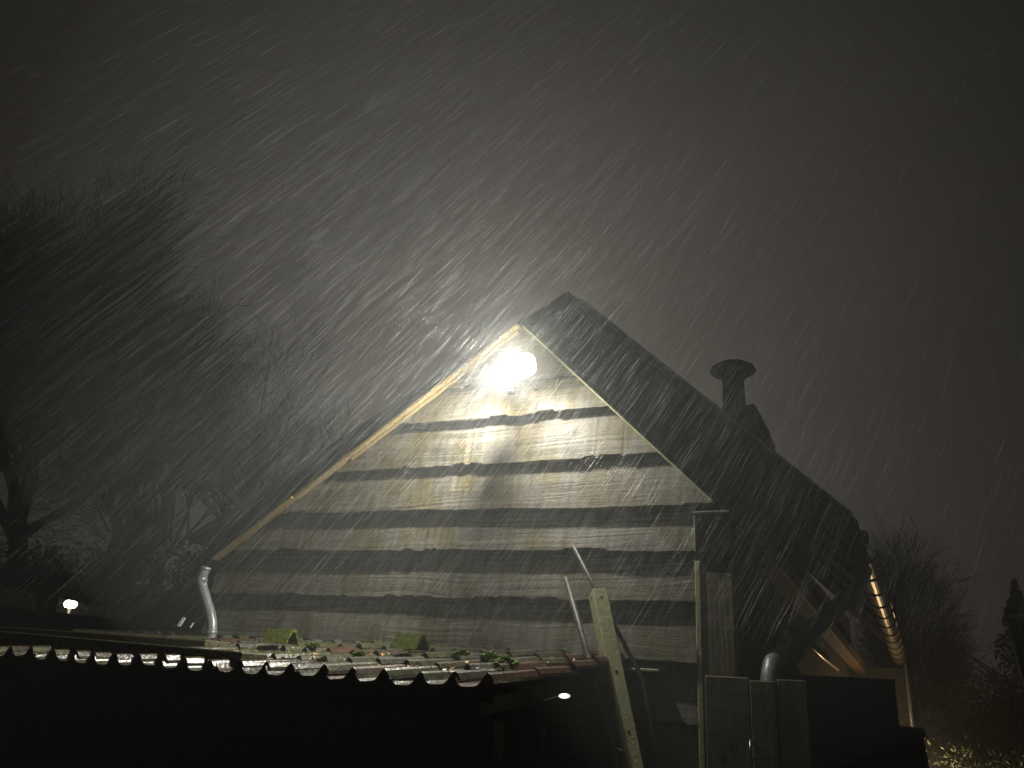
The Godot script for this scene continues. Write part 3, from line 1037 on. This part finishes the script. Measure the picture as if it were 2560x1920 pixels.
func leaf_heap(st: SurfaceTool, lo: Vector3, hi: Vector3, n: int, size: float, r: RandomNumberGenerator, shape := 0) -> void:
	var c := (lo + hi) / 2.0
	var h := (hi - lo) / 2.0
	var clumps: Array = []
	for k in 26:
		clumps.append(Vector3(r.randf_range(-0.7, 0.7), r.randf_range(-0.7, 0.75), r.randf_range(-0.7, 0.7)))
	for i in n:
		var k: Vector3 = clumps[r.randi() % clumps.size()]
		var p: Vector3 = k + Vector3(r.randfn(), r.randfn(), r.randfn()) * 0.2
		if shape == 1:      # a conifer: narrower towards the top, in tiers
			var y := r.randf()
			var w := (1.0 - y) * (0.62 + 0.38 * absf(sin(y * 17.0)))
			var a := r.randf() * TAU
			var q := sqrt(r.randf())
			p = Vector3(cos(a) * w * q, y * 2.0 - 1.0 - 0.10 * q * w, sin(a) * w * q)
		var at := c + Vector3(p.x * h.x, p.y * h.y, p.z * h.z)
		var b := Basis.from_euler(Vector3(r.randf() * TAU, r.randf() * TAU, r.randf() * TAU)) * size * r.randf_range(0.6, 1.4)
		if shape == 2:      # fine twigs that fan outwards and upwards, forked at the tip
			var out := (Vector3(p.x, p.y * 0.5 + 0.55, p.z).normalized() + Vector3(r.randfn(), r.randfn(), r.randfn()) * 0.35).normalized()
			var w := out.cross(Vector3(r.randfn(), r.randfn(), r.randfn())).normalized() * size * 0.022
			var l := size * r.randf_range(0.8, 2.4)
			tri(st, at - w, at + w, at + out * l)
			tri(st, at + out * l * 0.4 - w * 0.6, at + out * l * 0.4 + w * 0.6, at + (out + w.normalized() * 0.5) * l * 0.8)
			tri(st, at + out * l * 0.55 - w * 0.6, at + out * l * 0.55 + w * 0.6, at + (out - w.normalized() * 0.55) * l * 0.85)
			continue
		tri(st, at + b * Vector3(-0.5, 0, 0), at + b * Vector3(0, -0.22, 0.05), at + b * Vector3(0.6, 0, 0))
		tri(st, at + b * Vector3(-0.5, 0, 0), at + b * Vector3(0.6, 0, 0), at + b * Vector3(0.05, 0.24, 0.05))


func bush(called: String, label: String, category: String, lo: Vector3, hi: Vector3, n: int, size: float, m: Material, seed_: int, shape := 0, group := "") -> void:
	var base := Vector3((lo.x + hi.x) / 2.0, 0, (lo.z + hi.z) / 2.0)
	var t := thing(called, label, category, base, group)
	var r := RandomNumberGenerator.new()
	r.seed = seed_
	var st := begin(true)
	tube(st, PackedVector3Array([base, Vector3(base.x, lerpf(lo.y, hi.y, 0.85), base.z)]), PackedFloat32Array([0.07 + (hi.x - lo.x) * 0.02, 0.02]), 7)
	for k in 9:
		var a := r.randf() * TAU
		var y := lerpf(lo.y, hi.y, r.randf_range(0.1, 0.5))
		tube(st, PackedVector3Array([Vector3(base.x, y, base.z), base + Vector3(cos(a) * (hi.x - lo.x) * 0.38, y + (hi.y - lo.y) * 0.25, sin(a) * (hi.z - lo.z) * 0.38)]), PackedFloat32Array([0.04, 0.012]), 5)
	part("trunk", st, mats.bark, t)
	st = begin()
	leaf_heap(st, lo, hi, n, size, r, shape)
	part("crown", st, m, t)


func build_trees() -> void:
	bare_tree("bare_tree", "tallest bare tree, its thick forked limbs at the left edge", Vector3(-30.5, 0, -19), 6.5, 0.55, Vector3(-0.05, 0, 0), 3)
	bare_tree("bare_tree", "bare tree with a forked trunk right of the tallest tree", Vector3(-22.5, 0, -18), 6.0, 0.34, Vector3(0.0, 0, 0), 8)
	bare_tree("bare_tree", "small bare tree just left of the barn roof", Vector3(-19.2, 0, -19), 5.2, 0.26, Vector3(0.1, 0, 0), 21)
	bare_tree("bare_tree", "bare tree filling in between the tallest and the forked one", Vector3(-32.5, 0, -27), 6.0, 0.40, Vector3(0.05, 0, 0), 33)
	var r := RandomNumberGenerator.new()
	r.seed = 5
	bush("dense_tree", "tall dense dark tree crown rising highest at the left edge", "tree", Vector3(-47, 7, -25), Vector3(-29.5, 24.0, -18), 40000, 0.75, mats.bark, 41, 2)
	bush("hedge_bush", "dark hedge bush behind the carport at the far left", "bush", Vector3(-31, 0.2, -17), Vector3(-23, 3.7, -14), 8000, 0.18, mats.leaf, 42, 0, "dark bushes behind the carport")
	bush("hedge_bush", "tallest dark hedge bush, below the thick limbs of the tallest tree", "bush", Vector3(-33, 0.2, -21), Vector3(-22.5, 5.4, -17), 20000, 0.17, mats.leaf, 44, 0, "dark bushes behind the carport")
	bush("hedge_bush", "dark hedge bush between the forked tree and the barn", "bush", Vector3(-24, 0.2, -17), Vector3(-14, 3.2, -14), 8000, 0.18, mats.leaf, 43, 0, "dark bushes behind the carport")
	bush("garden_tree", "round bare-topped garden tree beyond the end of the gutter", "tree", Vector3(-1.6, 1.0, -24), Vector3(1.1, 5.4, -21), 5000, 0.42, mats.bark, 51, 2)
	bush("conifer", "pointed conifer right of the garden tree", "tree", Vector3(0.3, 0.4, -27), Vector3(4.6, 4.9, -23), 4200, 0.15, mats.needle, 52, 1)
	bush("garden_bush", "broad dark bush below the pointed conifer", "bush", Vector3(-0.6, 0.1, -18), Vector3(3.2, 2.5, -15), 8000, 0.09, mats.leaf, 53)
	bush("wet_bush", "wet leafy bush lit warm yellow at the bottom right", "bush", Vector3(-0.02, 0.05, -13.0), Vector3(1.7, 1.18, -11.3), 9000, 0.05, mats.leaf, 54)
	bush("hedge_tree", "dark bushy tree close behind the left end of the barn roof", "tree", Vector3(-20.5, 0.3, -17.5), Vector3(-15.5, 4.8, -14), 7000, 0.17, mats.leaf, 61, 0, "dark bushes behind the carport")
	bush("twiggy_tree", "sparse twiggy crown above the forked bare tree", "tree", Vector3(-29.5, 7.0, -21), Vector3(-21.0, 14.6, -17), 9000, 0.6, mats.bark, 62, 2)
	bush("twiggy_tree", "sparse twiggy crown just left of the barn roof slope", "tree", Vector3(-23.2, 6.0, -21), Vector3(-16.6, 13.0, -18), 2600, 0.5, mats.bark, 63, 2)
	# a dark board panel shuts off the space under the eave
	var dark := thing("board_screen", "dark board screen under the gutter right of the wooden gate", "screen", Vector3(-0.42, 0, -7.3))
	for k in 8:
		var sp := begin()
		block(sp, Vector3(-1.0 + k * 0.1, 0.0, -7.33), Vector3(-0.9005 + k * 0.1, 1.80, -7.30 + 0.004 * (k % 2)), 0.004)
		part("board", sp, mats.dark_wood, dark)
	var t := thing("fence_post", "dark leaning fence post cut off by the right edge", "post", Vector3(0.95, 0, -8.2))
	var st := begin()
	bar(st, Vector3(0.98, 0, -8.2), Vector3(0.76, 2.36, -8.2), 0.11, 0.1, Vector3.BACK, 0.01)
	part("post_body", st, mats.dark_wood, t)
	st = begin()
	tri(st, Vector3(0.70, 2.41, -8.15), Vector3(0.82, 2.42, -8.15), Vector3(0.725, 2.47, -8.2)); tri(st, Vector3(0.82, 2.42, -8.25), Vector3(0.70, 2.41, -8.25), Vector3(0.725, 2.47, -8.2))
	tri(st, Vector3(0.70, 2.41, -8.25), Vector3(0.70, 2.41, -8.15), Vector3(0.725, 2.47, -8.2)); tri(st, Vector3(0.82, 2.42, -8.15), Vector3(0.82, 2.42, -8.25), Vector3(0.725, 2.47, -8.2))
	part("split_top", st, mats.dark_wood, t)
	# a rain barrel stands dark at the corner of the barn
	t = thing("rain_barrel", "dark rain barrel standing under the far end of the gutter", "barrel", Vector3(-0.35, 0, -8.4))
	st = begin(true)
	lathe(st, Vector3(-0.30, 0, -8.2), [Vector2(0.0, 0.0), Vector2(0.24, 0.0), Vector2(0.29, 0.5), Vector2(0.27, 1.2), Vector2(0.25, 1.42), Vector2(0.0, 1.42)], 20)
	part("barrel_body", st, mats.black, t)
	st = begin(true)
	lathe(st, Vector3(-0.30, 0, -8.2), [Vector2(0.26, 1.36), Vector2(0.275, 1.38), Vector2(0.275, 1.42), Vector2(0.255, 1.44), Vector2(0.0, 1.45)], 20)
	part("lid", st, mats.black, t)


# ---------------------------------------------------------------- rain
func build_rain() -> void:
	var drop := begin(true)
	tube(drop, PackedVector3Array([Vector3(0, -0.5, 0), Vector3(0, -0.1, 0), Vector3(0, 0.5, 0)]), PackedFloat32Array([0.15, 1.0, 0.1]), 4, false)
	drop.generate_normals()
	var mm := MultiMesh.new()
	mm.transform_format = MultiMesh.TRANSFORM_3D
	mm.mesh = drop.commit()
	var n := 36000
	mm.instance_count = n
	var fall := RAINFALL
	var r := RandomNumberGenerator.new()
	r.seed = 77
	for i in n:
		var p := Vector3(r.randf_range(-7.0, 1.2), r.randf_range(1.9, 7.5), r.randf_range(-7.5, -1.8))
		while p.distance_to(Vector3(0, 1.6, 0)) < 3.2 or r.randf() > 1.15 - p.distance_to(LAMP) / 3.3:
			p = Vector3(r.randf_range(-7.0, 1.2), r.randf_range(1.9, 7.5), r.randf_range(-7.5, -1.8))
		var y := (fall + Vector3(r.randfn(), r.randfn(), r.randfn()) * 0.035).normalized()
		var x := y.cross(Vector3(0.2, 0.1, 0.97)).normalized()
		var z := x.cross(y)
		var rad := r.randf_range(0.00009, 0.00025)
		var length := r.randf_range(0.10, 0.42)
		mm.set_instance_transform(i, Transform3D(Basis(x * rad, y * length, z * rad), p))
	var o := MultiMeshInstance3D.new()
	o.name = "rain"
	o.multimesh = mm
	var m := plain(Color(0.85, 0.87, 0.9), 0.3)
	m.backlight_enabled = true
	m.backlight = Color(1, 1, 1)
	o.material_override = m
	add_child(o, true)
	tag(o, "slanting streaks of rain blowing past the lit gable", "rain", "", "stuff")


func build_mist() -> void:
	var f := FogVolume.new()
	f.name = "rain_mist"
	f.shape = RenderingServer.FOG_VOLUME_SHAPE_ELLIPSOID
	f.size = Vector3(9.0, 7.5, 5.0)
	f.position = LAMP + Vector3(0, 1.2, 0.0)
	var m := FogMaterial.new()
	m.density = 0.030
	m.albedo = Color(0.93, 0.96, 0.96)
	f.material = m
	add_child(f, true)
	tag(f, "pale mist of fine rain glowing round the floodlight", "mist", "", "stuff")
	var v := FogVolume.new()  # small dense fog added to give the floodlight a bloom
	v.name = "lamp_bloom_fog"
	v.shape = RenderingServer.FOG_VOLUME_SHAPE_ELLIPSOID
	v.size = Vector3(0.72, 0.6, 0.44)
	v.position = LAMP + Vector3(0, 0.03, 0.06)
	var vm := FogMaterial.new()
	vm.density = 0.05
	vm.albedo = Color(0.96, 0.96, 0.95)
	v.material = vm
	add_child(v, true)
	tag(v, "small fog added round the floodlight to give it a bloom", "bloom_fog", "", "stuff")


# a low overcast with an invented soft glow painted in beyond the barn
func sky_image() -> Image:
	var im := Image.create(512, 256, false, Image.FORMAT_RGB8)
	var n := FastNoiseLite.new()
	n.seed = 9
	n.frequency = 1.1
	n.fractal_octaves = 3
	var glow_dir := Vector3(-0.45, 0.27, -0.85).normalized()
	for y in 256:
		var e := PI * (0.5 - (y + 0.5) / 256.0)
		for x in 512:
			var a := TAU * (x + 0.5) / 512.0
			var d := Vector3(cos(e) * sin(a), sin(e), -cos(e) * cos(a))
			var away := d.angle_to(glow_dir)
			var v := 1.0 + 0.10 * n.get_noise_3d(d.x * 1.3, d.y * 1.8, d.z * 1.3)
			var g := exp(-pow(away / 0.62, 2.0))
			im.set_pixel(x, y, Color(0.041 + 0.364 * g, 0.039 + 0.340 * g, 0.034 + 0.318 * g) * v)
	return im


func _ready() -> void:
	rng.seed = 2024
	noise.noise_type = FastNoiseLite.TYPE_SIMPLEX
	noise.seed = 3
	noise.frequency = 0.01
	# camera
	var cam := Camera3D.new()
	cam.name = "camera"
	cam.transform = Transform3D(Basis(Vector3(0.89743127, 0.05839014, -0.43727303), Vector3(0.10621203, 0.93344781, 0.34262836), Vector3(0.42817767, -0.35392906, 0.83150352)), Vector3(0, 1.6, 0))
	cam.fov = 52.0
	cam.near = 0.05
	cam.far = 600.0
	add_child(cam, true)
	# night sky, exposure, air
	var we := WorldEnvironment.new()
	we.name = "environment"
	var env := Environment.new()
	env.background_mode = Environment.BG_SKY
	env.tonemap_mode = Environment.TONE_MAPPER_LINEAR
	env.tonemap_exposure = 1.0
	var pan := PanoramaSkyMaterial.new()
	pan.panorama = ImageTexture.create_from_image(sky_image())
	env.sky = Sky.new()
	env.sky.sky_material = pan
	env.background_energy_multiplier = 1.0
	env.fog_enabled = true
	env.fog_density = 0.007
	env.fog_light_color = Color(0.95, 0.95, 0.95)
	env.volumetric_fog_enabled = true
	env.volumetric_fog_density = 0.0
	env.sdfgi_enabled = true
	env.ssao_enabled = true
	env.ssil_enabled = true
	we.environment = env
	add_child(we, true)
	make_materials()
	# ground
	var st := begin()
	quad(st, Vector3(-70, 0, 10), Vector3(40, 0, 10), Vector3(40, 0, -70), Vector3(-70, 0, -70))
	var g := part("ground", st, mats.soil)
	tag(g, "", "", "", "structure")
	build_barn()
	build_shed()
	build_carport()
	build_lean_to()
	build_trees()
	build_floodlight()
	build_lantern()
	build_objects()
	build_rain()
	build_mist()
